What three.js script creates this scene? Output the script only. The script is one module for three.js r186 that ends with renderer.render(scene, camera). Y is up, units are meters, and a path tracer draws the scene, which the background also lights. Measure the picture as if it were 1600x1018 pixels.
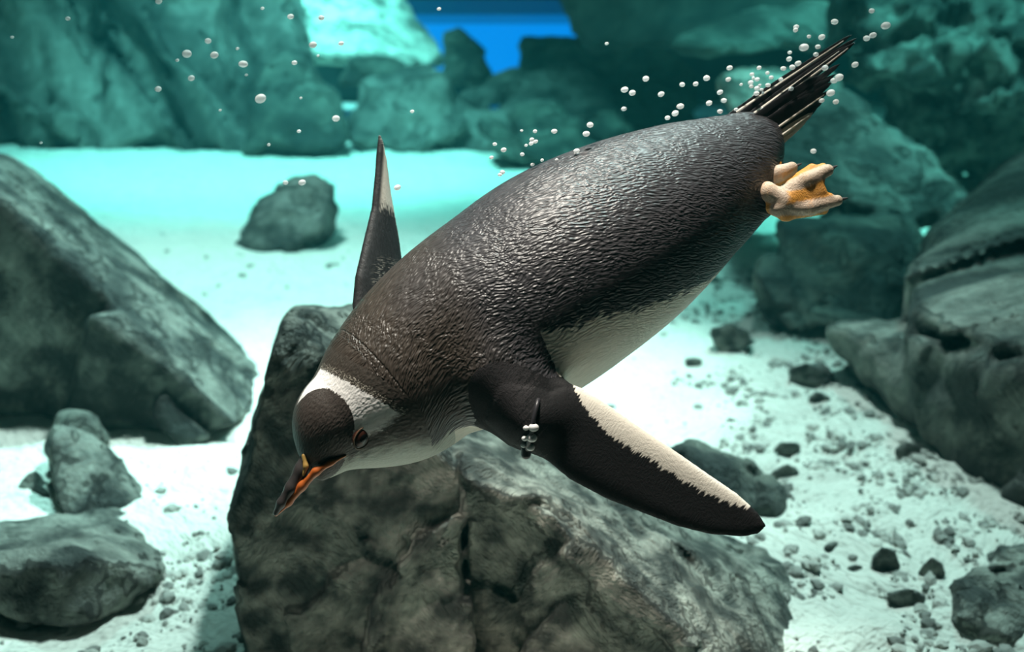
import * as THREE from 'three';
import { ConvexHull } from 'three/addons/math/ConvexHull.js';
import { mergeGeometries, mergeVertices } from 'three/addons/utils/BufferGeometryUtils.js';
import { RectAreaLightUniformsLib } from 'three/addons/lights/RectAreaLightUniformsLib.js';
import { createNoise3D } from 'simplex-noise';

// ------------------------------------------------------------------ camera, lights, exposure
const scene = new THREE.Scene();
scene.background = new THREE.Color(0.002, 0.005, 0.006);
const FOCAL = 1850, EYE = 0.9, TILT = THREE.MathUtils.degToRad(16);     // focal length in pixels of a 1600 x 1018 frame
const camera = new THREE.PerspectiveCamera(2 * Math.atan(509 / FOCAL) * 180 / Math.PI, 1600 / 1018, 0.05, 60);
camera.position.set(0, EYE, 0);
camera.lookAt(0, EYE - Math.sin(TILT), -Math.cos(TILT));
camera.focus = 1.15;
camera.userData.fStop = 4.6;
scene.add(camera);
const renderer = new THREE.WebGLRenderer({ antialias: true });
renderer.toneMapping = THREE.LinearToneMapping;
renderer.toneMappingExposure = 1.0;
renderer.shadowMap.enabled = true;
RectAreaLightUniformsLib.init();
scene.fog = new THREE.FogExp2(new THREE.Color(0.07, 0.60, 0.62), 0.013);   // the water: greenish blue

// lamps over the water: [x, y, z], what each is aimed at, colour, intensity, half angle, size
const LAMPS = [
  { at: [0.45, 3.3, -2.65], to: [-0.10, 0, -2.05], color: [0.70, 1.0, 0.97], power: 62, angle: 0.44, size: 6 },
  { at: [-0.30, 3.3, -1.22], to: [0.02, 0.8, -1.12], color: [1.0, 0.93, 0.82], power: 58, angle: 0.17, size: 7 },
  { at: [-1.1, 3.3, -3.25], to: [-1.15, 0, -3.15], color: [0.46, 1.0, 0.96], power: 62, angle: 0.58, size: 8 },
  { at: [1.5, 3.3, -3.5], to: [1.25, 0, -3.2], color: [0.32, 1.0, 0.93], power: 22, angle: 0.7, size: 10 },
  { at: [-1.2, 3.3, -5.3], to: [-1.3, 0.3, -6.2], color: [0.22, 1.0, 0.95], power: 92, angle: 0.62, size: 10 },
  { at: [2.3, 3.3, -4.4], to: [2.1, 0.4, -5.2], color: [0.17, 1.0, 0.90], power: 52, angle: 0.8, size: 10 },
  { at: [-1.6, 3.3, -7.8], to: [-1.4, 0.4, -8.3], color: [0.20, 1.0, 0.95], power: 150, angle: 0.4, size: 8 },
];

// ------------------------------------------------------------------ helpers
let seed = 20240611;
const rnd = () => { seed = (seed + 0x6D2B79F5) | 0; let t = Math.imul(seed ^ (seed >>> 15), 1 | seed); t = (t + Math.imul(t ^ (t >>> 7), 61 | t)) ^ t; return ((t ^ (t >>> 14)) >>> 0) / 4294967296; };
const noise = createNoise3D(rnd);
const V = (x, y, z) => new THREE.Vector3(x, y, z);
const skew = (a, b, s) => noise(a * 0.80 - b * 0.36 + s * 1.31, a * 0.45 + b * 0.80 + s * 0.77, b * 0.48 - a * 0.40 + s * 1.7);   // two-way noise cut askew
const clamp = (x, a = 0, b = 1) => Math.min(b, Math.max(a, x));
const lerp = (a, b, t) => a + (b - a) * t;
const sstep = (a, b, x) => { const t = clamp((x - a) / (b - a)); return t * t * (3 - 2 * t); };
function fbm(x, y, z, oct = 4) { let s = 0, a = 0.5; for (let i = 0; i < oct; i++) { s += a * noise(x, y, z); x = x * 2.03 + 7.1; y = y * 2.03 - 3.7; z = z * 2.03 + 1.3; a *= 0.5; } return s; }
const FWD = V(0, -Math.sin(TILT), -Math.cos(TILT)), UP = V(0, Math.cos(TILT), -Math.sin(TILT)), RIGHT = V(1, 0, 0), EYEP = V(0, EYE, 0);
// place measured on the photograph (column, row) at a distance along the optical axis
const at = (px, py, z) => EYEP.clone().addScaledVector(FWD, z).addScaledVector(RIGHT, (px - 800) / FOCAL * z).addScaledVector(UP, (509 - py) / FOCAL * z);
// the same at a horizontal distance D from the viewing window
const hp = (px, py, D) => at(px, py, D / (Math.cos(TILT) + (509 - py) / FOCAL * Math.sin(TILT)));
const onSand = (px, py, h = 0) => { const d = at(px, py, 1).sub(EYEP); return EYEP.clone().addScaledVector(d, (h - EYE) / d.y); };
const used = new Map();
function numbered(name) { const n = used.get(name) ?? 0; used.set(name, n + 1); return n ? `${name}_${String(n).padStart(3, '0')}` : name; }
function tag(o, label, category, group) { o.userData.label = label; o.userData.category = category; if (group) o.userData.group = group; return o; }
function mesh(name, geo, mat, parent = scene) {
  const m = new THREE.Mesh(geo, mat); m.name = parent === scene ? numbered(name) : name; m.castShadow = m.receiveShadow = true; parent.add(m); return m;
}
function structure(name, geo, mat, parent) { const m = mesh(name, geo, mat, parent); m.userData.kind = 'structure'; return m; }

// surface nets over a sparse grid: base(x,y,z) is roughly a distance, disp is added near the surface only
function nets(base, disp, lo, hi, cell, margin) {
  const n = [0, 1, 2].map((i) => Math.ceil((hi[i] - lo[i]) / cell) + 2), [nx, ny, nz] = n, B = 8;
  const f = new Float32Array(nx * ny * nz), act = [], R = B * cell * 0.87 + margin;
  for (let bk = 0; bk < nz; bk += B) for (let bj = 0; bj < ny; bj += B) for (let bi = 0; bi < nx; bi += B) {
    const v = base(lo[0] + (bi + B / 2) * cell, lo[1] + (bj + B / 2) * cell, lo[2] + (bk + B / 2) * cell);
    const on = Math.abs(v) < R; if (on) act.push([bi, bj, bk]);
    for (let k = bk; k < Math.min(bk + B, nz); k++) for (let j = bj; j < Math.min(bj + B, ny); j++) for (let i = bi; i < Math.min(bi + B, nx); i++) {
      const x = lo[0] + i * cell, y = lo[1] + j * cell, z = lo[2] + k * cell;
      f[i + nx * (j + ny * k)] = on ? base(x, y, z) + (disp ? disp(x, y, z) : 0) : v > 0 ? 1 : -1;
    }
  }
  const id = new Int32Array(nx * ny * nz).fill(-1), pos = [], idx = [], sx = 1, sy = nx, sz = nx * ny;
  const co = [[0, 0, 0], [1, 0, 0], [0, 1, 0], [1, 1, 0], [0, 0, 1], [1, 0, 1], [0, 1, 1], [1, 1, 1]];
  const ed = [[0, 1], [2, 3], [4, 5], [6, 7], [0, 2], [1, 3], [4, 6], [5, 7], [0, 4], [1, 5], [2, 6], [3, 7]], c = new Float32Array(8);
  const cells = [];
  for (const [bi, bj, bk] of act) for (let k = bk; k < Math.min(bk + B, nz - 1); k++) for (let j = bj; j < Math.min(bj + B, ny - 1); j++) for (let i = bi; i < Math.min(bi + B, nx - 1); i++) {
    const o = i + nx * (j + ny * k); let m = 0;
    for (let q = 0; q < 8; q++) { c[q] = f[o + co[q][0] + co[q][1] * sy + co[q][2] * sz]; if (c[q] < 0) m++; }
    if (m === 0 || m === 8) continue;
    let X = 0, Y = 0, Z = 0, w = 0;
    for (const [a, b] of ed) if ((c[a] < 0) !== (c[b] < 0)) { const t = c[a] / (c[a] - c[b]); X += lerp(co[a][0], co[b][0], t); Y += lerp(co[a][1], co[b][1], t); Z += lerp(co[a][2], co[b][2], t); w++; }
    id[o] = pos.length / 3; pos.push(lo[0] + (i + X / w) * cell, lo[1] + (j + Y / w) * cell, lo[2] + (k + Z / w) * cell); cells.push(o);
  }
  const quad = (a, b, cc, d, flip) => { if (a < 0 || b < 0 || cc < 0 || d < 0) return; flip ? idx.push(a, cc, b, a, d, cc) : idx.push(a, b, cc, a, cc, d); };
  for (const o of cells) {
    const v = f[o] < 0;
    if (v !== (f[o + sx] < 0)) quad(id[o], id[o - sy], id[o - sy - sz], id[o - sz], v);
    if (v !== (f[o + sy] < 0)) quad(id[o], id[o - sz], id[o - sz - sx], id[o - sx], v);
    if (v !== (f[o + sz] < 0)) quad(id[o], id[o - sx], id[o - sx - sy], id[o - sy], v);
  }
  for (let i = 0; i < idx.length; i += 3) { const t = idx[i + 1]; idx[i + 1] = idx[i + 2]; idx[i + 2] = t; }
  const g = new THREE.BufferGeometry();
  g.setAttribute('position', new THREE.Float32BufferAttribute(pos, 3)); g.setIndex(idx); g.computeVertexNormals();
  return g;
}
const smin = (a, b, k) => { const h = Math.max(k - Math.abs(a - b), 0) / k; return Math.min(a, b) - h * h * k * 0.25; };

// textures
function dataTexture(w, h, fn, srgb) {
  const d = new Uint8Array(w * h * 4), c = [0, 0, 0];
  for (let y = 0; y < h; y++) for (let x = 0; x < w; x++) { fn((x + 0.5) / w, (y + 0.5) / h, c); const o = 4 * (x + y * w); for (let i = 0; i < 3; i++) { const l = clamp(c[i]); d[o + i] = 255 * (srgb ? (l <= 0.0031308 ? l * 12.92 : 1.055 * l ** (1 / 2.4) - 0.055) : l) + 0.5; } d[o + 3] = 255; }
  const t = new THREE.DataTexture(d, w, h); t.wrapS = t.wrapT = THREE.RepeatWrapping; t.magFilter = THREE.LinearFilter; t.minFilter = THREE.LinearMipmapLinearFilter; t.generateMipmaps = true;
  if (srgb) t.colorSpace = THREE.SRGBColorSpace; t.needsUpdate = true; return t;
}
// noise that repeats over the unit square
function tileNoise(u, v, f, s) { const a = u * 2 * Math.PI, b = v * 2 * Math.PI, r = f / (2 * Math.PI); return noise(Math.cos(a) * r + s + Math.cos(b) * r * 0.71, Math.sin(a) * r + Math.sin(b) * r * 0.71 - s, (Math.cos(b) - Math.sin(a + b) * 0.35) * r + s * 2); }
const grainBump = dataTexture(512, 512, (u, v, c) => { const q = 0.5 + 0.26 * tileNoise(u, v, 14, 3) + 0.18 * tileNoise(u, v, 34, 8) + 0.12 * tileNoise(u, v, 80, 5); c[0] = c[1] = c[2] = q; });

// flat facets: each random cell carries a tilted plane
function hash3(i, j, k, s) { let h = Math.imul(i, 374761393) ^ Math.imul(j, 668265263) ^ Math.imul(k, 2147483647 - 1274126177) ^ Math.imul(s, 1103515245); h = Math.imul(h ^ (h >>> 13), 1274126177); h ^= h >>> 16; return (h >>> 0) / 4294967296; }
function facets(x, y, z, sd) {
  const i0 = Math.floor(x), j0 = Math.floor(y), k0 = Math.floor(z); let best = 1e9, bx = 0, by = 0, bz = 0, bi = 0, bj = 0, bk = 0;
  for (let k = k0 - 1; k <= k0 + 1; k++) for (let j = j0 - 1; j <= j0 + 1; j++) for (let i = i0 - 1; i <= i0 + 1; i++) {
    const dx = x - i - hash3(i, j, k, sd), dy = y - j - hash3(i, j, k, sd + 1), dz = z - k - hash3(i, j, k, sd + 2), d = dx * dx + dy * dy + dz * dz;
    if (d < best) { best = d; bx = dx; by = dy; bz = dz; bi = i; bj = j; bk = k; }
  }
  return (bx * (hash3(bi, bj, bk, sd + 3) - 0.5) + by * (hash3(bi, bj, bk, sd + 4) - 0.5) + bz * (hash3(bi, bj, bk, sd + 5) - 0.5)) * 2;
}
// rock: hulls of points joined, edges rounded, roughened, with colour from mineral patches
function hullPlanes(pts) {
  const h = new ConvexHull().setFromPoints(pts), out = [];
  for (const f of h.faces) { const n = f.normal, d = f.constant; if (!Number.isFinite(d) || !out.some((p) => p[0] * n.x + p[1] * n.y + p[2] * n.z > 0.995 && Math.abs(p[3] - d) < 0.01)) out.push([n.x, n.y, n.z, d]); }
  return out;
}
function rockGeometry(hulls, o = {}) {
  const { round = 0.03, blend = 0.03, cell = 0.012, amp = 0.03, freq = 5, crack = 0, tones = [[0.1, 0.11, 0.1], [0.30, 0.31, 0.27]], patch = 4, stretch = null, bias = 0, fac = 0.132, ff = 6, off = rnd() * 50 } = o;
  const P = hulls.map(hullPlanes), box = new THREE.Box3(); hulls.flat().forEach((p) => box.expandByPoint(p));
  const pad = amp + cell * 3 + fac / ff * 0.8, lo = box.min.toArray().map((v) => v - pad), hi = box.max.toArray().map((v) => v + pad);
  const one = (pl, x, y, z) => { let m = -1e9, s = 0; for (const p of pl) { const d = p[0] * x + p[1] * y + p[2] * z - p[3] + round; if (d > m) m = d; if (d > 0) { const q = d * d; s += q * q; } } return (s > 0 ? Math.sqrt(Math.sqrt(s)) : m) - round; };
  const base = (x, y, z) => { let d = one(P[0], x, y, z); for (let i = 1; i < P.length; i++) d = smin(d, one(P[i], x, y, z), blend); return d; };
  const warp = stretch ? (x, y, z) => { const q = x * stretch[0] + y * stretch[1] + z * stretch[2]; return [x - stretch[0] * q * 0.72, y - stretch[1] * q * 0.72, z - stretch[2] * q * 0.72]; } : (x, y, z) => [x, y, z];
  const disp = (x, y, z) => {
    [x, y, z] = warp(x, y, z);
    let d = amp * 1.2 * fbm(x * freq + off, y * freq, z * freq, 5);
    if (fac) { const q = 0.35 * noise(x * ff * 0.8, y * ff * 0.8, z * ff * 0.8 + off); d += fac / ff * (facets(x * ff + q, y * ff + off + q, z * ff - q, 11) + 0.3 * facets(x * ff * 2.3 + q, y * ff * 2.3, z * ff * 2.3 + off, 31)); }
    if (crack) { const r = Math.abs(noise(x * freq * 0.62 + off * 2, y * freq * 0.62 + 5, z * freq * 0.62)); d += crack * (1 - sstep(0, 0.13, r)); }
    return d;
  };
  const g = nets(base, disp, lo, hi, cell, amp + crack + cell + fac / ff);
  // uv by the nearest axis plane, in metres; colour at the vertices from mineral patches
  const p = g.attributes.position, nn = g.attributes.normal, uv = new Float32Array(p.count * 2), col = new Float32Array(p.count * 3);
  for (let i = 0; i < p.count; i++) {
    const x = p.getX(i), y = p.getY(i), z = p.getZ(i), ax = Math.abs(nn.getX(i)), ay = Math.abs(nn.getY(i)), az = Math.abs(nn.getZ(i));
    uv[2 * i] = ax > ay && ax > az ? z : x; uv[2 * i + 1] = ay >= ax && ay > az ? z : y;
    const [wx, wy, wz] = warp(x, y, z);
    const a = sstep(0.08, 0.92, 0.5 + bias + 1.0 * fbm(wx * patch + off, wy * patch, wz * patch + off, 5) + 0.16 * noise(x * 60, y * 60, z * 60 + off)), b = 1 + 0.3 * noise(x * 75, y * 75 + off, z * 75) + 0.25 * noise(x * 21, y * 21 + off, z * 21);
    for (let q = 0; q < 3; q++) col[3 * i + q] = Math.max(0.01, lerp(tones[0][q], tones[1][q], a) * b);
  }
  g.setAttribute('uv', new THREE.BufferAttribute(uv, 2)); g.setAttribute('color', new THREE.BufferAttribute(col, 3));
  return g;
}
const rockMat = (() => { const b = grainBump.clone(); b.repeat.set(5, 5); b.needsUpdate = true; return new THREE.MeshStandardMaterial({ vertexColors: true, roughness: 0.88, bumpMap: b, bumpScale: 0.006 }); })();
// outline points [column, row, distance] plus the same pushed away by T along their sight lines, never far below the sand
function solid(pts, T) {
  const out = [];
  for (const [px, py, D] of pts) { const a = hp(px, py, D), b = hp(px, py, D + T); if (a.y < -0.06) a.y = -0.06; if (b.y < -0.06) b.y = -0.06; out.push(a, b); }
  return out;
}
function rock(label, specs, T, o = {}, name = 'rock', category = 'rock') {
  const g = rockGeometry(specs.map((s, i) => solid(s, Array.isArray(T) ? T[i] : T)), o);
  g.computeBoundingBox(); const c = g.boundingBox.getCenter(V()); c.y = g.boundingBox.min.y; g.translate(-c.x, -c.y, -c.z);
  const m = mesh(name, g, rockMat); m.position.copy(c);
  return tag(m, label, category, o.group);
}
const floorD = (py) => onSand(800, py).z * -1;

// ------------------------------------------------------------------ the setting
const sandCol = dataTexture(1024, 1024, (u, v, c) => {
  const a = 0.5 + 0.35 * tileNoise(u, v, 9, 21) + 0.25 * tileNoise(u, v, 26, 2) , b = 0.5 + 0.5 * tileNoise(u, v, 90, 31), k = 0.80 + 0.10 * a + 0.07 * b - 0.22 * sstep(0.72, 0.95, 0.5 + 0.5 * tileNoise(u, v, 60, 44));
  c[0] = 0.80 * k; c[1] = 0.80 * k; c[2] = 0.72 * k;
}, true);
const sandBump = grainBump.clone(); sandBump.repeat.set(1, 1); sandBump.needsUpdate = true;
function sandHeight(x, z) {
  const gravel = gravelAt(x, z);
  return 0.018 * fbm(x * 1.6, 3, z * 1.6, 3) + 0.009 * noise(x * 6, 1, z * 9) + gravel * 0.02 * fbm(x * 14, 8, z * 14, 3);
}
function gravelAt(x, z) {                                    // the coarser bed on the right
  const q = x - (0.30 + 0.10 * (-z - 2) + 0.12 * noise(x * 2, z * 2, 9)), near = sstep(0.42, 0.12, Math.hypot(x + 0.42, (z + 1.6) * 0.8) + 0.1 * noise(x * 5, 6, z * 5)) * 0.75;
  return Math.max(near, sstep(0, 0.22, q) * sstep(-4.2, -3.2, z));
}
{
  const NX = 320, NZ = 460, pos = [], uv = [], idx = [], col = [];
  for (let j = 0; j <= NZ; j++) for (let i = 0; i <= NX; i++) {
    const t = j / NZ, z = 0.9 - 10.6 * (0.35 * t + 0.65 * t * t), w = lerp(1.6, 4.4, sstep(0.1, 0.9, t)), x = lerp(-4.4, 4.4, i / NX) * (0.45 + 0.55 * sstep(0, 0.6, t)) * 1.0;
    pos.push(x, sandHeight(x, z), z); uv.push(x / 0.9, z / 0.9);
    const g = gravelAt(x, z), dark = g * 0.36; col.push(1 - dark, 1 - dark, 1 - dark);
    if (i < NX && j < NZ) { const a = i + j * (NX + 1), b = a + 1, c = a + NX + 1, d = c + 1; idx.push(a, b, c, b, d, c); }
  }
  const g = new THREE.BufferGeometry(); g.setAttribute('position', new THREE.Float32BufferAttribute(pos, 3)); g.setAttribute('uv', new THREE.Float32BufferAttribute(uv, 2)); g.setAttribute('color', new THREE.Float32BufferAttribute(col, 3)); g.setIndex(idx); g.computeVertexNormals();
  structure('floor', g, new THREE.MeshStandardMaterial({ map: sandCol, vertexColors: true, roughness: 0.95, bumpMap: sandBump, bumpScale: 0.012 }));
}
{
  const paint = new THREE.MeshStandardMaterial({ color: new THREE.Color(0.035, 0.05, 0.055), roughness: 0.9 });
  const slab = (name, w, h, d, x, y, z) => { const m = structure(name, new THREE.BoxGeometry(w, h, d), paint); m.position.set(x, y, z); return m; };
  slab('wall_back', 9.4, 4.2, 0.2, 0, 1.6, -9.75);
  slab('wall_left', 0.2, 4.2, 10.9, -4.5, 1.6, -4.3);
  slab('wall_right', 0.2, 4.2, 10.9, 4.5, 1.6, -4.3);
  slab('wall_front', 9.4, 4.2, 0.2, 0, 1.6, 1.0);
  slab('ceiling', 9.4, 0.2, 10.9, 0, 3.75, -4.3);
  slab('foundation', 9.4, 0.2, 10.9, 0, -0.42, -4.3);
}
// lamps
LAMPS.forEach((L, i) => {
  const t = new THREE.Group(); t.name = numbered('flood_lamp'); t.position.set(...L.at); scene.add(t);
  tag(t, `round underwater flood lamp hanging under the ceiling, ${['over the foreground boulder', 'warm white, over the penguin', 'over the bright sand at left', 'over the gravel at right', 'over the far rock face', 'over the far right rocks', 'farthest, over the bright ledge'][i]}`, 'lamp');
  const dir = V(...L.to).sub(t.position).normalize(), up = V(0, -1, 0), q = new THREE.Quaternion().setFromUnitVectors(up, dir);
  const shade = mesh('housing', new THREE.LatheGeometry([[0.02, 0.30], [0.09, 0.29], [0.13, 0.2], [0.2, 0.03], [0.215, 0.0], [0.2, 0.0], [0.125, 0.19], [0.02, 0.27]].map(([x, y]) => new THREE.Vector2(x, y)), 32), new THREE.MeshStandardMaterial({ color: 0x30363a, roughness: 0.5, metalness: 0.6 }), t);
  shade.quaternion.copy(q);
  const lens = mesh('lens', new THREE.CylinderGeometry(0.19, 0.19, 0.012, 32), new THREE.MeshStandardMaterial({ color: 0x111111, emissive: new THREE.Color(...L.color), emissiveIntensity: 1.5 }), t);
  lens.quaternion.copy(q); lens.position.copy(dir).multiplyScalar(-0.02); lens.castShadow = false;
  const s = new THREE.SpotLight(new THREE.Color(...L.color), L.power, 0, L.angle, 0.6, 2);
  s.name = 'lamp_light'; s.position.copy(t.position).addScaledVector(dir, 0.04); s.target.position.set(...L.to); s.castShadow = true; s.shadow.radius = L.size; s.shadow.mapSize.set(2048, 2048); scene.add(s, s.target);
});
// blue-lit viewing window in the far wall
{
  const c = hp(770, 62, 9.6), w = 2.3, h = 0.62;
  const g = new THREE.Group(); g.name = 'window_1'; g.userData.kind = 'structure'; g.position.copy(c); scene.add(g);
  const strip = (y0, y1, e, label) => { const m = mesh('window_glass', new THREE.BoxGeometry(w, y1 - y0, 0.02), new THREE.MeshStandardMaterial({ color: 0x001830, roughness: 0.3, emissive: new THREE.Color(0.0, 0.30, 1.0), emissiveIntensity: e }), g); m.position.y = (y0 + y1) / 2; m.userData.label = label; };
  strip(-h / 2, 0.12, 0.9, 'bright step of the painted blue glow, lower pane'); strip(0.122, 0.19, 0.45, 'half-bright step of the painted blue glow, middle pane'); strip(0.192, h / 2, 0.14, 'dim step of the painted blue glow, upper pane');  // one window; its glow fading upward is painted as stepped emission
  const fr = [];
  for (const s of [-1, 1]) { const a = new THREE.BoxGeometry(w + 0.16, 0.08, 0.06); a.translate(0, s * (h / 2 + 0.04), 0.01); const b = new THREE.BoxGeometry(0.08, h, 0.06); b.translate(s * (w / 2 + 0.04), 0, 0.01); fr.push(a, b); }
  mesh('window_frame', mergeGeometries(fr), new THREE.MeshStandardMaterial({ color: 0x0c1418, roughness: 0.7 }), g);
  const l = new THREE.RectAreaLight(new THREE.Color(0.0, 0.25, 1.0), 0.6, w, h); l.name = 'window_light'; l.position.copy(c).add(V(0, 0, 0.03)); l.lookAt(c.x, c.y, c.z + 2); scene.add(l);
}

// ------------------------------------------------------------------ rocks, the largest first
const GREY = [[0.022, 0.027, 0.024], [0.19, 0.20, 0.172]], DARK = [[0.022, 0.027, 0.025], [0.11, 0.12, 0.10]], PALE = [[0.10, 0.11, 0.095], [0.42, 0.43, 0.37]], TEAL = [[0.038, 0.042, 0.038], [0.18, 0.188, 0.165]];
rock('big dark angular boulder with a pale sloping top, right below the penguin', [
  [[425, 560, 1.50], [445, 497, 1.54], [468, 484, 1.70], [560, 480, 1.78], [680, 560, 1.80], [700, 690, 1.50], [735, 745, 1.45], [720, 1080, 1.44], [400, 1080, 1.44], [388, 900, 1.45], [360, 830, 1.45], [374, 770, 1.46], [404, 700, 1.47], [414, 620, 1.49]],
  [[724, 758, 1.425], [860, 800, 1.405], [1000, 926, 1.37], [1095, 1022, 1.325], [1120, 1080, 1.32], [1300, 1080, 1.5], [1180, 900, 1.62], [800, 760, 1.6], [740, 1080, 1.45], [715, 860, 1.44]],
  [[722, 750, 1.41], [752, 712, 1.46], [700, 640, 1.62], [740, 640, 1.70], [800, 620, 1.78], [900, 680, 1.86], [1010, 760, 1.90], [1130, 826, 1.84], [1182, 880, 1.76], [1282, 1025, 1.64], [1300, 1080, 1.58], [850, 788, 1.385], [940, 856, 1.37], [1000, 916, 1.35], [1098, 1014, 1.31], [1130, 1080, 1.30]],
  [[815, 1000, 1.395], [880, 930, 1.38], [960, 902, 1.38], [1020, 915, 1.38], [1075, 1000, 1.33], [1090, 1080, 1.33], [800, 1080, 1.395]],
  [[590, 930, 1.42], [660, 830, 1.42], [730, 800, 1.42], [745, 1080, 1.40], [560, 1080, 1.42]],
], [0.3, 0.3, 0.035, 0.2, 0.2], { cell: 0.006, amp: 0.008, freq: 10, fac: 0.09, ff: 6, bias: 0, round: 0.012, blend: 0.006, tones: [[0.025, 0.030, 0.026], [0.23, 0.235, 0.20]], patch: 13 });
rock('long slanting grey slab boulder at left with a dark front face', [
  [[-40, 290, 2.40], [0, 306, 2.40], [75, 388, 2.40], [130, 442, 2.40], [210, 500, 2.39], [265, 550, 2.38], [370, 662, 2.36], [-40, 235, 2.85], [20, 249, 2.85], [62, 275, 2.88], [120, 325, 2.92], [200, 393, 2.92], [292, 465, 2.9], [350, 528, 2.84], [420, 602, 2.7], [414, 640, 2.55], [-40, 645, 2.45], [80, 645, 2.45], [180, 672, 2.42]],
  [[135, 492, 2.32], [190, 481, 2.36], [250, 536, 2.34], [372, 660, 2.30], [100, 645, 2.38], [180, 685, 2.36], [300, 690, 2.33]],
  [[236, 650, 2.28], [255, 611, 2.3], [290, 655, 2.3], [335, 688, 2.28], [280, 698, 2.26]],
], [0.3, 0.25, 0.15], { cell: 0.011, amp: 0.006, freq: 7, fac: 0.07, ff: 4, round: 0.015, blend: 0.008, tones: GREY, patch: 6, bias: -0.08 });
rock('tall dark rock mass at the right edge with a pale slanting ledge', [
  [[1418, 450, 2.45], [1450, 372, 2.75], [1500, 340, 2.8], [1600, 296, 2.8], [1680, 262, 2.8], [1680, 575, 1.86], [1600, 562, 1.95], [1500, 525, 2.12], [1415, 500, 2.38]],
  [[1450, 365, 2.7], [1540, 300, 2.75], [1600, 240, 2.85], [1680, 220, 2.85], [1680, 340, 2.5], [1590, 368, 2.5], [1478, 412, 2.58]],
  [[1308, 522, 2.62], [1345, 540, 2.5], [1412, 500, 2.42], [1480, 540, 2.3], [1440, 690, 2.30], [1375, 630, 2.48], [1330, 580, 2.6]],
  [[1415, 520, 2.30], [1520, 560, 2.10], [1680, 590, 1.88], [1680, 850, 1.88], [1600, 802, 1.96], [1480, 742, 2.13], [1420, 665, 2.32]],
], [0.3, 0.2, 0.2, 0.3], { cell: 0.012, amp: 0.02, freq: 4.5, fac: 0.132, ff: 4, crack: 0.01, tones: GREY, patch: 5, bias: -0.1, stretch: [0.8, 0.45, 0.3] });
rock('low rough rock with a pale sandy top in the bottom left corner', [
  [[-40, 838, 1.86], [0, 822, 1.9], [60, 802, 1.92], [180, 782, 1.96], [222, 822, 1.84], [264, 880, 1.70], [262, 908, 1.64], [225, 934, 1.60], [160, 950, 1.57], [140, 992, 1.52], [60, 985, 1.52], [-40, 975, 1.53], [-40, 870, 1.55], [90, 872, 1.54], [190, 880, 1.58]],
], 0.2, { cell: 0.009, amp: 0.014, freq: 10, fac: 0.12, ff: 8, crack: 0.004, tones: GREY, patch: 7, bias: 0.1 });
rock('blunt dark boulder standing upright at left behind the low corner rock', [
  [[68, 692, 1.98], [86, 664, 2.02], [132, 674, 2.06], [172, 690, 2.08], [216, 744, 2.06], [238, 790, 2.0], [230, 802, 1.95], [188, 795, 1.94], [108, 810, 1.9], [80, 755, 1.94]],
], 0.16, { cell: 0.008, amp: 0.01, freq: 9, fac: 0.115, ff: 9, tones: GREY, patch: 8 });
rock('small dark rounded rock peeping over the upright boulder at left', [[[90, 682, 2.12], [96, 650, 2.14], [120, 640, 2.16], [150, 650, 2.16], [170, 692, 2.12], [130, 710, 2.1]]], 0.12, { cell: 0.009, amp: 0.012, freq: 9, tones: DARK });
rock('small pointed grey stone on the sand left of the upright boulder', [[[18, 780, 1.99], [55, 737, 2.02], [80, 758, 2.02], [84, 780, 1.99]]], 0.07, { cell: 0.007, amp: 0.008, freq: 10, round: 0.012, tones: DARK });
rock('lone rounded boulder on the bright sand left of the raised flipper', [[[370, 380, 4.06], [386, 345, 4.1], [420, 300, 4.2], [450, 280, 4.25], [492, 274, 4.25], [520, 290, 4.2], [529, 325, 4.15], [520, 356, 4.1], [480, 388, 4.06], [430, 398, 4.04], [390, 396, 4.05]]], 0.25, { cell: 0.014, amp: 0.04, freq: 6, round: 0.06, tones: TEAL, patch: 5 });
rock('dark stone on the gravel behind the tip of the near flipper', [
  [[1050, 702, 1.93], [1075, 692, 1.95], [1100, 712, 1.95], [1140, 709, 1.98], [1186, 740, 1.97], [1219, 775, 1.94], [1212, 812, 1.9], [1186, 832, 1.86], [1120, 850, 1.84], [1060, 800, 1.86]],
  [[1160, 860, 1.80], [1180, 835, 1.83], [1225, 835, 1.83], [1236, 858, 1.79], [1190, 866, 1.78]]], [0.12, 0.05], { cell: 0.007, amp: 0.012, freq: 10, round: 0.02, tones: DARK });
rock('cluster of dark jagged rocks behind the tail feet at right', [
  [[1180, 425, 3.1], [1200, 398, 3.15], [1240, 420, 3.1], [1300, 480, 3.0], [1310, 505, 2.97], [1255, 530, 2.95], [1208, 512, 2.98], [1186, 465, 3.04]],
  [[1215, 345, 3.2], [1290, 338, 3.3], [1400, 345, 3.2], [1440, 400, 3.05], [1418, 480, 2.95], [1402, 525, 2.92], [1335, 548, 2.9], [1300, 500, 2.98], [1230, 420, 3.1]],
], [0.25, 0.3], { cell: 0.013, amp: 0.02, freq: 5, fac: 0.165, ff: 4.5, crack: 0.01, tones: DARK, patch: 4 });
rock('smooth slanting grey slab below the tail at right', [[[1208, 195, 3.7], [1240, 160, 3.8], [1310, 142, 3.85], [1348, 165, 3.85], [1526, 318, 3.6], [1490, 352, 3.5], [1390, 350, 3.45], [1280, 315, 3.5], [1212, 245, 3.55]]], 0.4, { cell: 0.015, amp: 0.03, freq: 3.5, tones: TEAL, patch: 3 });
rock('pale pointed rock tip behind the bubbles at the tail base', [[[1122, 128, 4.0], [1148, 107, 4.05], [1200, 132, 4.05], [1290, 118, 4.1], [1320, 150, 4.0], [1230, 215, 3.9], [1175, 195, 3.9], [1138, 165, 3.95]]], 0.4, { cell: 0.014, amp: 0.02, freq: 6, tones: PALE, patch: 4 });
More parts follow.
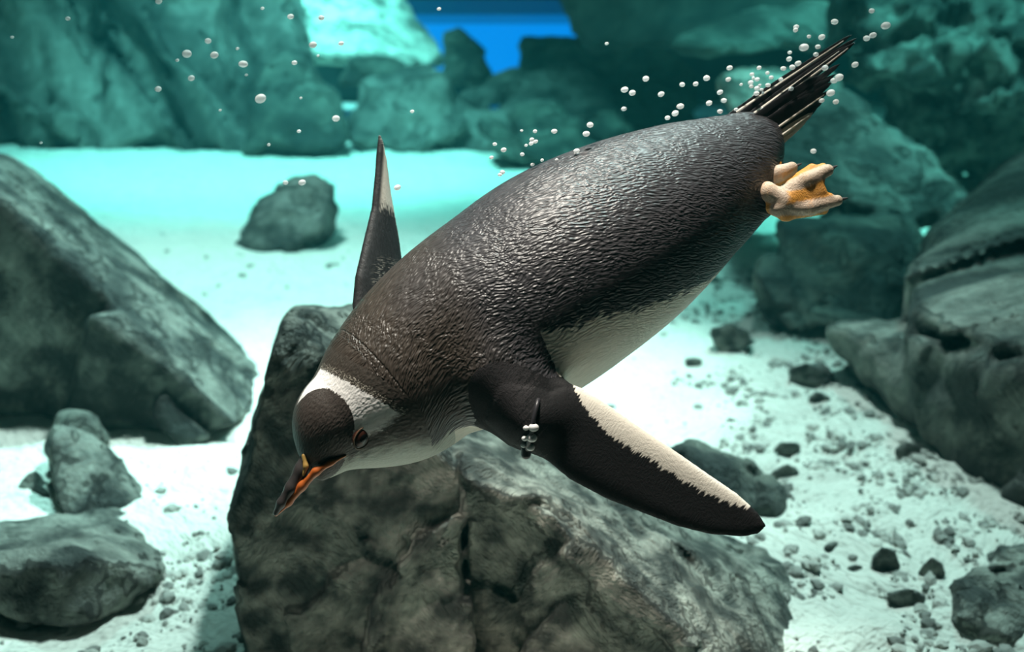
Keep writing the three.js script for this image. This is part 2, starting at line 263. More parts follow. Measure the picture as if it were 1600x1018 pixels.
rock('rough brown-grey rock in the bottom right corner', [[[1482, 935, 1.56], [1490, 902, 1.6], [1530, 872, 1.68], [1600, 855, 1.72], [1680, 850, 1.72], [1680, 1050, 1.46], [1600, 1018, 1.5], [1540, 988, 1.51], [1496, 966, 1.53]]], 0.2, { cell: 0.008, amp: 0.03, freq: 8, crack: 0.02, tones: GREY, patch: 8 });

// far rocks
rock('broad rock face with slanting ridges along the back at upper left', [
  [[-120, -120, 7.05], [90, -120, 7.05], [120, 60, 6.95], [160, 232, 6.85], [-120, 242, 6.85]],
  [[160, -120, 6.95], [330, -120, 7.05], [380, 100, 6.90], [390, 236, 6.75], [180, 238, 6.75], [150, 120, 6.90]],
  [[320, -120, 7.35], [400, -120, 7.45], [470, 90, 7.25], [540, 236, 7.05], [370, 236, 6.95]],
  [[60, -120, 8.4], [220, -120, 8.4], [220, 240, 8.2], [60, 240, 8.2]],
  [[90, 118, 7.05], [190, 118, 7.05], [200, 240, 6.85], [80, 240, 6.85]],
], [0.4, 0.4, 0.2, 0.2, 0.4], { cell: 0.034, amp: 0.15, freq: 2.6, fac: 0.3, ff: 2.4, crack: 0.08, tones: TEAL, patch: 1.8, stretch: [0.48, -0.85, 0.2], round: 0.1, blend: 0.1 }, 'cliff');
rock('large round-topped dark boulder against the rock face, left of the raised flipper tip', [[[383, 240, 6.48], [384, 150, 6.53], [400, 110, 6.58], [440, 82, 6.63], [482, 92, 6.63], [532, 165, 6.58], [550, 236, 6.43], [460, 244, 6.38]]], 0.28, { cell: 0.026, amp: 0.06, freq: 3, tones: DARK, patch: 2, round: 0.12 });
rock('rounded dark boulder on the far sand right of the raised flipper tip', [[[540, 222, 6.68], [558, 145, 6.78], [600, 112, 6.83], [655, 95, 6.88], [702, 130, 6.83], [730, 190, 6.73], [700, 226, 6.68], [620, 238, 6.63]]], 0.28, { cell: 0.026, amp: 0.07, freq: 3, tones: TEAL, patch: 2, round: 0.1 });
rock('dark leaning boulder just behind the upper edge of the back', [[[746, 192, 6.10], [764, 180, 6.15], [800, 200, 6.15], [850, 250, 6.05], [820, 262, 6.00], [775, 240, 6.02]]], 0.3, { cell: 0.022, amp: 0.03, freq: 4, tones: DARK });
rock('darker round boulder farther right behind the upper edge of the back', [[[796, 182, 6.1], [830, 152, 6.15], [872, 158, 6.15], [925, 240, 6.0], [880, 262, 5.95], [820, 245, 6.0]]], 0.3, { cell: 0.022, amp: 0.04, freq: 4, tones: DARK });
rock('small dark far rock beside two bubbles above the back', [[[920, 208, 6.2], [945, 178, 6.25], [970, 184, 6.25], [992, 218, 6.15], [940, 224, 6.15]]], 0.25, { cell: 0.022, amp: 0.03, freq: 4, tones: DARK });
rock('broad low teal rock shelf far behind the back of the penguin', [[[690, 150, 7.25], [760, 118, 7.45], [900, 100, 7.65], [1080, 145, 7.45], [1130, 240, 6.65], [700, 245, 6.65]]], 0.3, { cell: 0.034, amp: 0.1, freq: 2.5, crack: 0.05, tones: TEAL, patch: 2, round: 0.1 }, 'rock_shelf');
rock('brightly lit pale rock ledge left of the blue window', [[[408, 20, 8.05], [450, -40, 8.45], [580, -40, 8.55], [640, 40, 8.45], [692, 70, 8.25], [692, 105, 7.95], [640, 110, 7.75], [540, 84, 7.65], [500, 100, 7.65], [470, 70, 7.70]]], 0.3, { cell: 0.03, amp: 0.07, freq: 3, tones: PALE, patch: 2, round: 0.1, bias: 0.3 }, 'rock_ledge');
rock('dark rock added to paint the shaded hole under the bright ledge', [[[535, 130, 7.2], [545, 92, 7.2], [600, 84, 7.25], [630, 100, 7.2], [625, 140, 7.1]]], 0.3, { cell: 0.03, amp: 0.04, freq: 3, tones: DARK });  // stands where there is only a hole; dark tones paint its shade
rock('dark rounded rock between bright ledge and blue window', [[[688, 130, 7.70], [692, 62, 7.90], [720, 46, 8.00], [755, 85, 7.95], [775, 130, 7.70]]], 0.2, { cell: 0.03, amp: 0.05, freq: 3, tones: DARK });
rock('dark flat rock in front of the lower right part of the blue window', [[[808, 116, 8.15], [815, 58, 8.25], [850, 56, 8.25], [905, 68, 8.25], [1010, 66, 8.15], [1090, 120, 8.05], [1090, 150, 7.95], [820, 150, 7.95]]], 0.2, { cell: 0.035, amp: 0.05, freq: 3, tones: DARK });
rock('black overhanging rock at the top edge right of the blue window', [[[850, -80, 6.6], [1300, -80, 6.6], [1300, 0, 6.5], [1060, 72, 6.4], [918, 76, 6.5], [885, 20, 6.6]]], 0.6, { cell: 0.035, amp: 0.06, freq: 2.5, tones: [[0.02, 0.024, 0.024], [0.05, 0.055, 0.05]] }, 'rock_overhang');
rock('long flat green rock ledge above the tail pointing left', [[[1046, 70, 5.60], [1080, 46, 5.70], [1150, 22, 5.80], [1290, 4, 5.90], [1340, 30, 5.80], [1300, 74, 5.50], [1150, 84, 5.50], [1060, 80, 5.55]]], 0.3, { cell: 0.025, amp: 0.04, freq: 3, tones: TEAL, patch: 2 }, 'rock_ledge');
rock('knobbly green rock face filling the upper right corner', [
  [[1285, -100, 5.0], [1700, -100, 4.9], [1700, 200, 4.5], [1620, 190, 4.5], [1400, 110, 4.7], [1310, 60, 4.9]],
  [[1330, 60, 5.2], [1700, 60, 4.9], [1700, 380, 4.6], [1560, 320, 4.8], [1400, 200, 5.0]],
], 0.3, { cell: 0.022, amp: 0.13, freq: 5, fac: 0.2, ff: 3.5, crack: 0.08, tones: TEAL, patch: 3, round: 0.08 }, 'cliff');

// stones on the gravel
const STONES = [
  ['grey split stone with a pale top on the sand below the belly', [1108, 503, 1176, 556]], ['little dark pebble on the sand left of the split stone', [1068, 558, 1100, 578]],
  ['flat angular stone below the jagged rock cluster', [1222, 562, 1310, 608]], ['dark flat stone just below the flat angular stone', [1258, 612, 1302, 640]],
  ['low grey stone above the dark stone of the flipper tip, farther one', [1206, 690, 1256, 712]], ['low brown stone right beside the dark stone of the flipper tip', [1204, 724, 1252, 754]],
  ['flat dark pebble right of the flipper tip', [1233, 818, 1284, 842]], ['long thin dark stone lying right of the flat dark pebble', [1283, 846, 1346, 868]],
  ['rounded upright grey stone in the middle of the right gravel', [1360, 854, 1406, 906]], ['dark angular stone left of the corner rock at right', [1436, 870, 1480, 912]],
  ['flat oval grey stone nearest to the bottom right of the gravel', [1384, 916, 1450, 952]], ['tiny dark pebble below the belly edge', [1107, 432, 1128, 446]],
  ['small dark pebble between the long stone and the upright stone', [1322, 882, 1352, 900]], ['small grey pebble on the gravel far right of the flipper stone', [1282, 722, 1304, 734]],
  ['small dark pebble beside the foot of the right rock mass', [1396, 690, 1440, 726]],
];
STONES.forEach(([label, [x0, y0, x1, y1]], i) => {
  const D = floorD(y1 - 2), mx = (x0 + x1) / 2, w = (x1 - x0) / FOCAL * D, pts = [], n = 7;
  for (let k = 0; k < n; k++) { const a = k / n * 2 * Math.PI + rnd() * 0.3, r = 0.78 + 0.3 * rnd(); pts.push([mx + Math.cos(a) * (x1 - x0) / 2 * r, (y0 + y1) / 2 + Math.sin(a) * (y1 - y0) / 2 * r, D + 0.02]); }
  rock(label, [pts], Math.max(0.03, w * 0.5), { cell: Math.max(0.004, w / 22), amp: w * 0.05, freq: 1.5 / w, fac: 0.132, ff: 2 / w, round: w * 0.06, tones: i % 3 ? [[0.04, 0.046, 0.04], [0.16, 0.17, 0.15]] : GREY, patch: 0.8 / w }, i % 2 ? 'pebble' : 'stone', 'stone');
});
// loose gravel: nobody could count it
{
  const base = new THREE.IcosahedronGeometry(1, 1), p = base.attributes.position;
  for (let i = 0; i < p.count; i++) { const x = p.getX(i), y = p.getY(i), z = p.getZ(i), k = 1 + 0.3 * noise(x * 1.3 + 4, y * 1.3, z * 1.3); p.setXYZ(i, x * k, y * k * 0.6, z * k); }
  base.computeVertexNormals();
  const N = 16000, im = new THREE.InstancedMesh(base, new THREE.MeshStandardMaterial({ color: 0xffffff, roughness: 0.9 }), N), m = new THREE.Matrix4(), q = new THREE.Quaternion(), e = new THREE.Euler(), c = new THREE.Color();
  let k = 0;
  while (k < N) {
    const z = -1.3 - 3.2 * rnd(), x = -1.4 + 3.6 * rnd(), g = gravelAt(x, z);
    if (rnd() > g * sstep(-0.25, 0.45, noise(x * 7, 3, z * 6) + 0.5 * noise(x * 17, 5, z * 15)) + 0.012) continue;
    const s = 0.0022 + 0.010 * rnd() ** 5; e.set(rnd() * 0.6, rnd() * 6.3, rnd() * 0.6); q.setFromEuler(e);
    m.compose(V(x, sandHeight(x, z) + s * 0.15, z), q, V(s * (0.8 + 0.7 * rnd()), s, s)); im.setMatrixAt(k, m);
    const t = 0.10 + 0.34 * rnd(); c.setRGB(t, t, t * 0.9); im.setColorAt(k, c); k++;
  }
  im.name = 'gravel'; im.castShadow = im.receiveShadow = true; im.userData.kind = 'stuff'; tag(im, 'loose grey and pale gravel strewn over the sand at right', 'gravel'); scene.add(im);
}

// ------------------------------------------------------------------ the penguin
const penguin = new THREE.Group(); penguin.name = 'penguin'; scene.add(penguin);
tag(penguin, 'black and white penguin diving head down, with white headband and orange bill', 'penguin');
const ORIGIN = at(860, 440, 1.2); penguin.position.copy(ORIGIN);
const loc = (v) => v.clone().sub(ORIGIN), pa = (px, py, z) => loc(at(px, py, z)), PX = 1.15 / FOCAL;
// spine: column, row, distance, radius in pixels, roll of the back away from the viewer
const ST = [
  [497, 713, 1.118, 21, 18], [508, 690, 1.122, 45, 18], [528, 657, 1.13, 70, 18], [555, 643, 1.137, 84, 18], [585, 628, 1.145, 102, 24], [625, 598, 1.155, 125, 38], [672, 554, 1.168, 137, 48], [735, 515, 1.18, 154, 58],
  [805, 475, 1.19, 165, 58], [878, 425, 1.2, 166, 58], [965, 372, 1.215, 152, 58], [1055, 316, 1.232, 122, 58], [1125, 270, 1.247, 88, 58], [1160, 240, 1.256, 64, 58], [1183, 216, 1.262, 42, 58], [1203, 196, 1.268, 24, 58]];
const NS = 150, SP = [];
{
  const pts = ST.map((s) => pa(s[0], s[1], s[2])), curve = new THREE.CatmullRomCurve3(pts, false, 'centripetal'), n = ST.length - 1;
  const cr = (k, i, t) => { const g = (j) => ST[clamp(j, 0, n)][k]; const p0 = g(i - 1), p1 = g(i), p2 = g(i + 1), p3 = g(i + 2); return 0.5 * (2 * p1 + (p2 - p0) * t + (2 * p0 - 5 * p1 + 4 * p2 - p3) * t * t + (3 * p1 - p0 - 3 * p2 + p3) * t * t * t); };
  for (let j = 0; j <= NS; j++) {
    const u = j / NS, x = u * n, i = Math.min(n - 1, Math.floor(x)), t = x - i, c = curve.getPoint(u), T = curve.getTangent(u).normalize();
    const view = EYEP.clone().sub(ORIGIN).sub(c).normalize(), nn = V().crossVectors(T, view).normalize(); if (nn.dot(V(0.56, -0.83, 0)) < 0) nn.negate();
    const vv = V().crossVectors(nn, T); if (vv.dot(view) < 0) vv.negate();
    const th = cr(4, i, t) * Math.PI / 180, z = cr(2, i, t);
    SP.push({ c, T, r: cr(3, i, t) * z / FOCAL, D: nn.clone().multiplyScalar(-Math.sin(th)).addScaledVector(vv, Math.cos(th)), L: nn.clone().multiplyScalar(Math.cos(th)).addScaledVector(vv, Math.sin(th)), x });
  }
  let len = 0; SP.forEach((s, j) => { if (j) len += s.c.distanceTo(SP[j - 1].c); s.len = len; }); SP.forEach((s) => { s.u = s.len / len; });
}
const SPA = SP.map((s) => [s.c.x, s.c.y, s.c.z, s.r]);
const near = { d: 0, j: 0, t: 0 };
function spineDist(x, y, z) {
  let best = 1e9, bj = 0, bt = 0;
  for (let j = 0; j < NS; j++) {
    const a = SPA[j], b = SPA[j + 1], ux = b[0] - a[0], uy = b[1] - a[1], uz = b[2] - a[2], wx = x - a[0], wy = y - a[1], wz = z - a[2];
    let t = (wx * ux + wy * uy + wz * uz) / (ux * ux + uy * uy + uz * uz); t = t < 0 ? 0 : t > 1 ? 1 : t;
    const dx = wx - t * ux, dy = wy - t * uy, dz = wz - t * uz, d = Math.sqrt(dx * dx + dy * dy + dz * dz) - a[3] - t * (b[3] - a[3]);
    if (d < best) { best = d; bj = j; bt = t; }
  }
  near.d = best; near.j = bj; near.t = bt; return best;
}
function cone(a, b, ra, rb) { const ux = b.x - a.x, uy = b.y - a.y, uz = b.z - a.z, q = ux * ux + uy * uy + uz * uz; return (x, y, z) => { const wx = x - a.x, wy = y - a.y, wz = z - a.z; let t = (wx * ux + wy * uy + wz * uz) / q; t = t < 0 ? 0 : t > 1 ? 1 : t; return Math.hypot(wx - t * ux, wy - t * uy, wz - t * uz) - ra - t * (rb - ra); }; }
const chin = cone(pa(548, 694, 1.13), pa(502, 741, 1.118), 26 * PX, 6 * PX), shoulder = cone(pa(770, 590, 1.11), pa(830, 650, 1.095), 46 * PX, 34 * PX), thigh = cone(pa(1150, 330, 1.225), pa(1192, 322, 1.215), 42 * PX, 17 * PX);
// flippers: an outline in their own plane with a lens-shaped section
function flipper(poly, O, e1, e2, k1, k2, cx, cy, half) {
  const e3 = V().crossVectors(e1, e2).normalize(), N = poly.length;
  const f = (x, y, z) => {
    const wx = x - O.x, wy = y - O.y, wz = z - O.z, X = cx + (wx * e1.x + wy * e1.y + wz * e1.z) / k1, Y = cy + (wx * e2.x + wy * e2.y + wz * e2.z) / k2, Z = wx * e3.x + wy * e3.y + wz * e3.z;
    let d = 1e9, s = 1;
    for (let i = 0, j = N - 1; i < N; j = i++) {
      const ax = poly[i][0], ay = poly[i][1], bx = poly[j][0], by = poly[j][1], ex = (bx - ax) * k1, ey = (by - ay) * k2, px = (X - ax) * k1, py = (Y - ay) * k2;
      const t = clamp((px * ex + py * ey) / (ex * ex + ey * ey)), qx = px - ex * t, qy = py - ey * t; d = Math.min(d, qx * qx + qy * qy);
      const c1 = Y >= ay, c2 = Y < by, c3 = ex * py > ey * px; if ((c1 && c2 && c3) || (!c1 && !c2 && !c3)) s = -s;
    }
    d = Math.sqrt(d);
    const bend = f.bend ? f.bend(X, Y) : 0, zz = Math.abs(Z - bend), rim = 0.0016;
    if (s > 0) return Math.hypot(d, Math.max(zz - rim, 0)) - 0.0004;
    const h = half(X, Y), th = rim + h * Math.sqrt(1 - (1 - Math.min(d / (h * 3), 1)) ** 2);
    return (zz - th) * 0.85;
  };
  f.uv = (p) => [cx + p.clone().sub(O).dot(e1) / k1, cy + p.clone().sub(O).dot(e2) / k2];
  return f;
}
const POLY1 = [[790, 600], [760, 655], [795, 690], [832, 702], [853, 714], [892, 746], [950, 775], [1010, 797], [1060, 815], [1110, 826], [1160, 829], [1184, 823], [1194, 812], [1182, 793], [1152, 766], [1110, 738], [1060, 704], [1010, 671], [970, 644], [935, 620], [908, 606], [886, 603], [862, 612], [830, 600]];
const z1 = 1.105, z1t = 1.075, O1 = pa(800, 640, z1), E1 = pa(1193, 640, z1t).sub(O1), k11 = E1.length() / 393, E2 = pa(800, 812, z1).sub(O1), k12 = E2.length() / 172;
const flipNear = flipper(POLY1, O1, E1.normalize(), E2.normalize(), k11, k12, 800, 640, (X) => lerp(0.011, 0.0035, sstep(780, 1150, X)));
const POLY2 = [[560, 490], [566, 440], [579, 382], [591, 330], [597, 280], [601, 242], [605, 211], [611, 250], [614, 300], [617, 330], [621, 365], [624, 410], [650, 470]];
const z2 = 1.25, O2 = pa(600, 450, z2), A2 = V().addScaledVector(RIGHT, 0.55).addScaledVector(FWD, 0.83).normalize(), B2 = V().addScaledVector(UP, -1).addScaledVector(FWD, -0.12).normalize();
const flipFar = flipper(POLY2, O2, A2, B2, z2 / FOCAL / 0.55, z2 / FOCAL * 1.02, 600, 450, (X, Y) => lerp(0.003, 0.009, sstep(220, 470, Y)));
const bodyD = (x, y, z) => smin(smin(spineDist(x, y, z), chin(x, y, z), 0.02), thigh(x, y, z), 0.02);
const penguinD = (x, y, z) => smin(smin(bodyD(x, y, z), smin(flipNear(x, y, z), shoulder(x, y, z), 0.03), 0.04), flipFar(x, y, z), 0.015);
function hit(px, py, f = penguinD) { const o = EYEP.clone().sub(ORIGIN), d = at(px, py, 1).sub(EYEP).normalize(); let t = 0.8; for (let i = 0; i < 200; i++) { const p = o.clone().addScaledVector(d, t), q = f(p.x, p.y, p.z); if (q < 1e-4) break; t += q * 0.8; } return o.clone().addScaledVector(d, t); }

// plumage, in the body's own coordinates: u along the spine, v round it (0.5 = middle of the back)
const HC = pa(530, 655, 1.13), HF = pa(430, 802, 1.118).sub(pa(530, 655, 1.13)).normalize();
const HV = EYEP.clone().sub(ORIGIN).sub(HC).normalize(), HN = V().addScaledVector(RIGHT, 0.826).addScaledVector(UP, -0.564), HL = HN.clone().multiplyScalar(Math.cos(0.31)).addScaledVector(HV, Math.sin(0.31));
HL.addScaledVector(HF, -HL.dot(HF)).normalize(); const HD = V().crossVectors(HL, HF); if (HD.dot(HV) < 0) HD.negate();
const uAt = (u) => { let lo = 0, hi = NS; while (hi - lo > 1) { const m = (lo + hi) >> 1; if (SP[m].u > u) hi = m; else lo = m; } return [lo, clamp((u - SP[lo].u) / (SP[hi].u - SP[lo].u))]; };
const EDGE = [[0, 70], [3, 82], [4, 88], [5, 93], [6, 112], [6.8, 130], [7.3, 150], [7.66, 150], [7.76, 78], [8, 81], [9, 92], [10, 108], [10.5, 119], [11, 136], [11.6, 143], [12, 141], [13, 128], [14, 125], [15, 125]];
const edgeAt = (x) => { for (let i = 1; i < EDGE.length; i++) if (x <= EDGE[i][0]) return lerp(EDGE[i - 1][1], EDGE[i][1], (x - EDGE[i - 1][0]) / (EDGE[i][0] - EDGE[i - 1][0])); return 125; };
const LEN = SP[NS].len, BLACK = [0.043, 0.042, 0.047], BROWN = [0.052, 0.040, 0.029], WHITE = [0.70, 0.66, 0.57], SNOW = [0.92, 0.92, 0.9];
const bodyMap = dataTexture(2048, 1024, (u, v, c) => {
  const [j, t] = uAt(u), a = SP[j], b = SP[j + 1] ?? a, phi = (v - 0.5) * 2 * Math.PI, r = lerp(a.r, b.r, t), x = lerp(a.x, b.x, t), s = u * LEN, w = phi * r;
  const cs = Math.cos(phi), sn = Math.sin(phi), fine = skew(s * 90, w * 420, 3.3), mid = skew(s * 40, w * 150, 9.1);
  const deg = Math.abs(phi) * 180 / Math.PI;
  const brown = sstep(8.2, 5.5, x + 0.8 * noise(s * 8, w * 8, 2)) * 0.8 * sstep(105, 60, deg + 12 * mid);
  for (let i = 0; i < 3; i++) c[i] = lerp(BLACK[i], BROWN[i], brown) * (1 + 0.30 * fine + 0.2 * mid);
  const e = edgeAt(x + 0.02 * mid + 0.012 * fine) + 3.2 * fine + 2.2 * mid, soft = x < 4.6 ? lerp(12, 3, sstep(3.8, 4.6, x)) : 1.6;
  let wht = sstep(e - soft, e + soft, deg);
  const pale = x < 5 ? [0.40, 0.42, 0.36] : WHITE;
  for (let i = 0; i < 3; i++) c[i] = lerp(c[i], pale[i] * (1 + 0.07 * fine + 0.04 * mid), wht);
}, true);
// head: u along the bill's axis, v round it (0.5 = crown)
const headMap = dataTexture(1024, 1024, (u, v, c) => {
  const A0 = u * 190 - 110, ang0 = Math.abs(v - 0.5) * 360, sg = v > 0.5 ? 1 : -1, rr = Math.sqrt(Math.max(300, 82 * 82 - (A0 + 12) ** 2 * 0.75)), w = (v - 0.5) * 6.283 * rr;
  const n1 = noise(A0 * 0.10, w * 0.34, 4), n2 = noise(A0 * 0.28, w * 0.8, 14), A = A0 + 2.2 * n1 + 1.5 * n2, g = ang0 + 1.6 * n1 + 1.2 * n2, f = 1 + 0.22 * n2 + 0.2 * n1;
  const pale = sstep(-12, 12, g + 7 * noise(A0 * 0.03, w * 0.05, 7) - lerp(72, 108, sstep(-10, -85, A0)));
  const dk = [0.052, 0.044, 0.036], pl = [0.40, 0.42, 0.36];
  for (let i = 0; i < 3; i++) c[i] = lerp(dk[i] * f, pl[i] * (1 + 0.08 * n2), pale);
  const capEdge = 42 + 0.6 * Math.max(A0, 0), nape = -54 - 6 * sg * Math.min(ang0, 60) / 60, side = lerp(56, 50, sstep(-25, 12, A0));
  if (A > -32 + 32 * (clamp(g, 0, 60) / 43) ** 2.6 && g < capEdge) { for (let i = 0; i < 3; i++) c[i] = [0.058, 0.048, 0.042][i] * f; }
  else if (A > nape && g < side + 8) { const k = sstep(side + 6, side - 2, g) * sstep(22, 10, A); for (let i = 0; i < 3; i++) c[i] = lerp(c[i], SNOW[i], k); }
  else if (A > nape - 9 && A <= nape && n2 > 0.42 && g < 62) { c[0] = 0.62; c[1] = 0.60; c[2] = 0.5; }
}, true);
const headBump = dataTexture(512, 512, (u, v, c) => { const A = u * 190, w = (v - 0.5) * 500, q = 0.5 + 0.3 * noise(A * 0.10, w * 0.22, 2) + 0.15 * noise(A * 0.22, w * 0.5, 6); c[0] = c[1] = c[2] = q; });
const bodyBump = dataTexture(2048, 1024, (u, v, c) => {
  const [j, t] = uAt(u), r = lerp(SP[j].r, (SP[j + 1] ?? SP[j]).r, t), s = u * LEN, w = (v - 0.5) * 2 * Math.PI * r;
  const S = s + 0.004 * skew(s * 30, w * 30, 1.3), W = w - 0.25 * s + 0.0018 * skew(s * 40, w * 40, 5.2), x = lerp(SP[j].x, (SP[j + 1] ?? SP[j]).x, t), deg = Math.abs(v - 0.5) * 360, soft = x > 7.5 ? lerp(1, 0.4, sstep(-3, 12, deg - Math.max(edgeAt(x), lerp(112, 80, sstep(7.6, 8, x))))) : 1;
  const a = skew(S * 95, W * 330, 4.4), b = skew(S * 200, W * 560, 7.7), q = 0.5 + soft * (0.30 * a + 0.20 * b) - 0.5 * Math.exp(-(((x - 4.42 - 0.03 * a) / 0.035) ** 2)) * sstep(58, 40, deg);   // with the fold across the nape
  c[0] = c[1] = c[2] = q;
});
const F1 = [725, 585, 1205, 840], F2 = [550, 200, 660, 500];
const lineAt = (P, x) => { for (let i = 1; i < P.length; i++) if (x <= P[i][0]) return lerp(P[i - 1][1], P[i][1], clamp((x - P[i - 1][0]) / (P[i][0] - P[i - 1][0]))); return P[P.length - 1][1]; };
const STRIPE = [[895, 590], [905, 614], [930, 652], [960, 680], [1000, 704], [1040, 727], [1090, 757], [1130, 775], [1166, 786], [1180, 780], [1200, 760]];
const flip1Map = dataTexture(1024, 512, (u, v, c) => {
  const X = lerp(F1[0], F1[2], u), Y = lerp(F1[1], F1[3], v), q = X * 0.72 + Y * 0.7, jag = 5 * noise(q * 0.28, X * 0.01, 3) + 4 * noise(q * 0.11, 2, 8), f = noise(X * 0.3, Y * 0.6, 5);
  const wht = X > 897 ? sstep(2.5, -2.5, Y - lineAt(STRIPE, X) + jag) : 0;
  for (let i = 0; i < 3; i++) c[i] = lerp((X < 835 + 14 * f + 5 * jag ? [0.030, 0.028, 0.030] : [0.010, 0.010, 0.011])[i] * (1 + 0.3 * f), [0.72, 0.69, 0.60][i] * (1 + 0.06 * f), wht);
}, true);
const flip2Map = dataTexture(256, 512, (u, v, c) => {
  const X = lerp(F2[0], F2[2], u), Y = lerp(F2[1], F2[3], v), f = noise(X * 0.35, Y * 0.08, 5), g = noise(X * 0.12, Y * 0.5, 6), left = lineAt([[200, 606], [280, 597], [330, 591], [382, 579], [440, 566], [500, 556]], Y), right = lineAt([[200, 606], [250, 611], [330, 617], [410, 624], [500, 664]], Y);
  let wht = sstep(336, 318, Y + 8 * f) * sstep(2, 6, X - left) + sstep(4, 1, right - X + 2 * g) * sstep(420, 330, Y) * 0.8 + 0.5 * sstep(0.2, 0.6, g) * sstep(395, 425, Y) * sstep(6, 18, X - left);
  wht = clamp(wht) * (1 - 0.7 * sstep(3, 0, right - X) * sstep(320, 280, Y));
  for (let i = 0; i < 3; i++) c[i] = lerp([0.018, 0.02, 0.022][i] * (1 + 0.4 * f), [0.62, 0.60, 0.52][i], wht);
}, true);
{
  const box = new THREE.Box3(); SP.forEach((s) => { box.expandByPoint(s.c.clone().addScalar(s.r + 0.01)); box.expandByPoint(s.c.clone().addScalar(-s.r - 0.01)); });
  for (const [X, Y] of POLY1) { const p = O1.clone().addScaledVector(E1, (X - 800) * k11).addScaledVector(E2, (Y - 640) * k12); box.expandByPoint(p); }
  for (const [X, Y] of POLY2) { const p = O2.clone().addScaledVector(A2, (X - 600) * z2 / FOCAL / 0.55).addScaledVector(B2, (Y - 450) * z2 / FOCAL * 1.02); box.expandByPoint(p); }
  box.expandByScalar(0.02);
  const g = nets(penguinD, null, box.min.toArray(), box.max.toArray(), 0.0022, 0.012);
  const P = g.attributes.position, Nn = g.attributes.normal, I = g.index.array, n = P.count, part = new Uint8Array(n), uvs = [[], [], [], []], out = { p: [], n: [], uv: [], idx: [[], [], [], []] };
  const q = V();
  const uvOf = (i, k) => {
    q.fromBufferAttribute(P, i);
    if (k === 1) { const [X, Y] = flipNear.uv(q); return [(X - F1[0]) / (F1[2] - F1[0]), (Y - F1[1]) / (F1[3] - F1[1])]; }
    if (k === 2) { const [X, Y] = flipFar.uv(q); return [(X - F2[0]) / (F2[2] - F2[0]), (Y - F2[1]) / (F2[3] - F2[1])]; }
    if (k === 3) { q.sub(HC); const A = q.dot(HF), Bh = q.dot(HL), C = q.dot(HD); return [(A / PX + 110) / 190, Math.atan2(Bh, C) / (2 * Math.PI) + 0.5]; }
    spineDist(q.x, q.y, q.z); let j = near.j, t = near.t; const gAt = (m) => (q.x - SP[m].c.x) * SP[m].T.x + (q.y - SP[m].c.y) * SP[m].T.y + (q.z - SP[m].c.z) * SP[m].T.z;
    for (let m = 0, j0 = j; m < 41; m++) { const lo = j0 + (m % 2 ? -1 : 1) * ((m + 1) >> 1); if (lo < 0 || lo >= NS) continue; const g0 = gAt(lo), g1 = gAt(lo + 1); if (g0 >= 0 && g1 < 0) { j = lo; t = g0 / (g0 - g1); break; } }
    const a = SP[j], b = SP[j + 1], c = a.c.clone().lerp(b.c, t), D = a.D.clone().lerp(b.D, t), L = a.L.clone().lerp(b.L, t); c.subVectors(q, c);
    return [clamp(lerp(a.u, b.u, t), 0.001, 0.999), Math.atan2(c.dot(L), c.dot(D)) / (2 * Math.PI) + 0.5];
  };
  for (let i = 0; i < n; i++) { q.fromBufferAttribute(P, i); const b = bodyD(q.x, q.y, q.z), f1 = flipNear(q.x, q.y, q.z), f2 = flipFar(q.x, q.y, q.z); part[i] = f1 < b - 0.004 && f1 < f2 ? 1 : f2 < b - 0.001 && f2 < f1 ? 2 : shoulder(q.x, q.y, q.z) < b - 0.004 ? 1 : q.sub(HC).dot(HF) > -84 * PX && q.length() < 150 * PX ? 3 : 0; }
  const key = new Map(), put = (i, k, wrap) => { const id = i * 12 + k * 3 + wrap; if (key.has(id)) return key.get(id); const uv = uvs[k][i] ?? (uvs[k][i] = uvOf(i, k)), at = out.p.length / 3; out.p.push(P.getX(i), P.getY(i), P.getZ(i)); out.n.push(Nn.getX(i), Nn.getY(i), Nn.getZ(i)); out.uv.push(uv[0], uv[1] + wrap); key.set(id, at); return at; };
  for (let i = 0; i < I.length; i += 3) {
    const t = [I[i], I[i + 1], I[i + 2]], k = Math.max(part[t[0]], part[t[1]], part[t[2]]);   // 0 body, 1 near flipper, 2 far flipper, 3 head
    let w = [0, 0, 0];
    if (k % 3 === 0) { const vs = t.map((j) => (uvs[k][j] ?? (uvs[k][j] = uvOf(j, k)))[1]); if (Math.max(...vs) - Math.min(...vs) > 0.5) w = vs.map((x) => (x < 0.5 ? 1 : 0)); }
    out.idx[k].push(...t.map((j, m) => put(j, k, w[m])));
  }
  const geo = new THREE.BufferGeometry();
  geo.setAttribute('position', new THREE.Float32BufferAttribute(out.p, 3)); geo.setAttribute('normal', new THREE.Float32BufferAttribute(out.n, 3)); geo.setAttribute('uv', new THREE.Float32BufferAttribute(out.uv, 2));
  geo.setIndex([].concat(...out.idx)); let s = 0; out.idx.forEach((a, k) => { geo.addGroup(s, a.length, k); s += a.length; });
  const feather = (map, bump, scale, rough = 0.42) => new THREE.MeshPhysicalMaterial({ map, roughness: rough, bumpMap: bump, bumpScale: scale, specularIntensity: rough > 0.7 ? 0.4 : 0.9 });
  const b2 = grainBump.clone(); b2.repeat.set(6, 3); b2.needsUpdate = true;
  mesh('body', geo, [feather(bodyMap, bodyBump, 0.0016), feather(flip1Map, b2, 0.0003, 0.75), feather(flip2Map, b2, 0.0003, 0.6), feather(headMap, headBump, 0.0007, 0.5)], penguin);
}
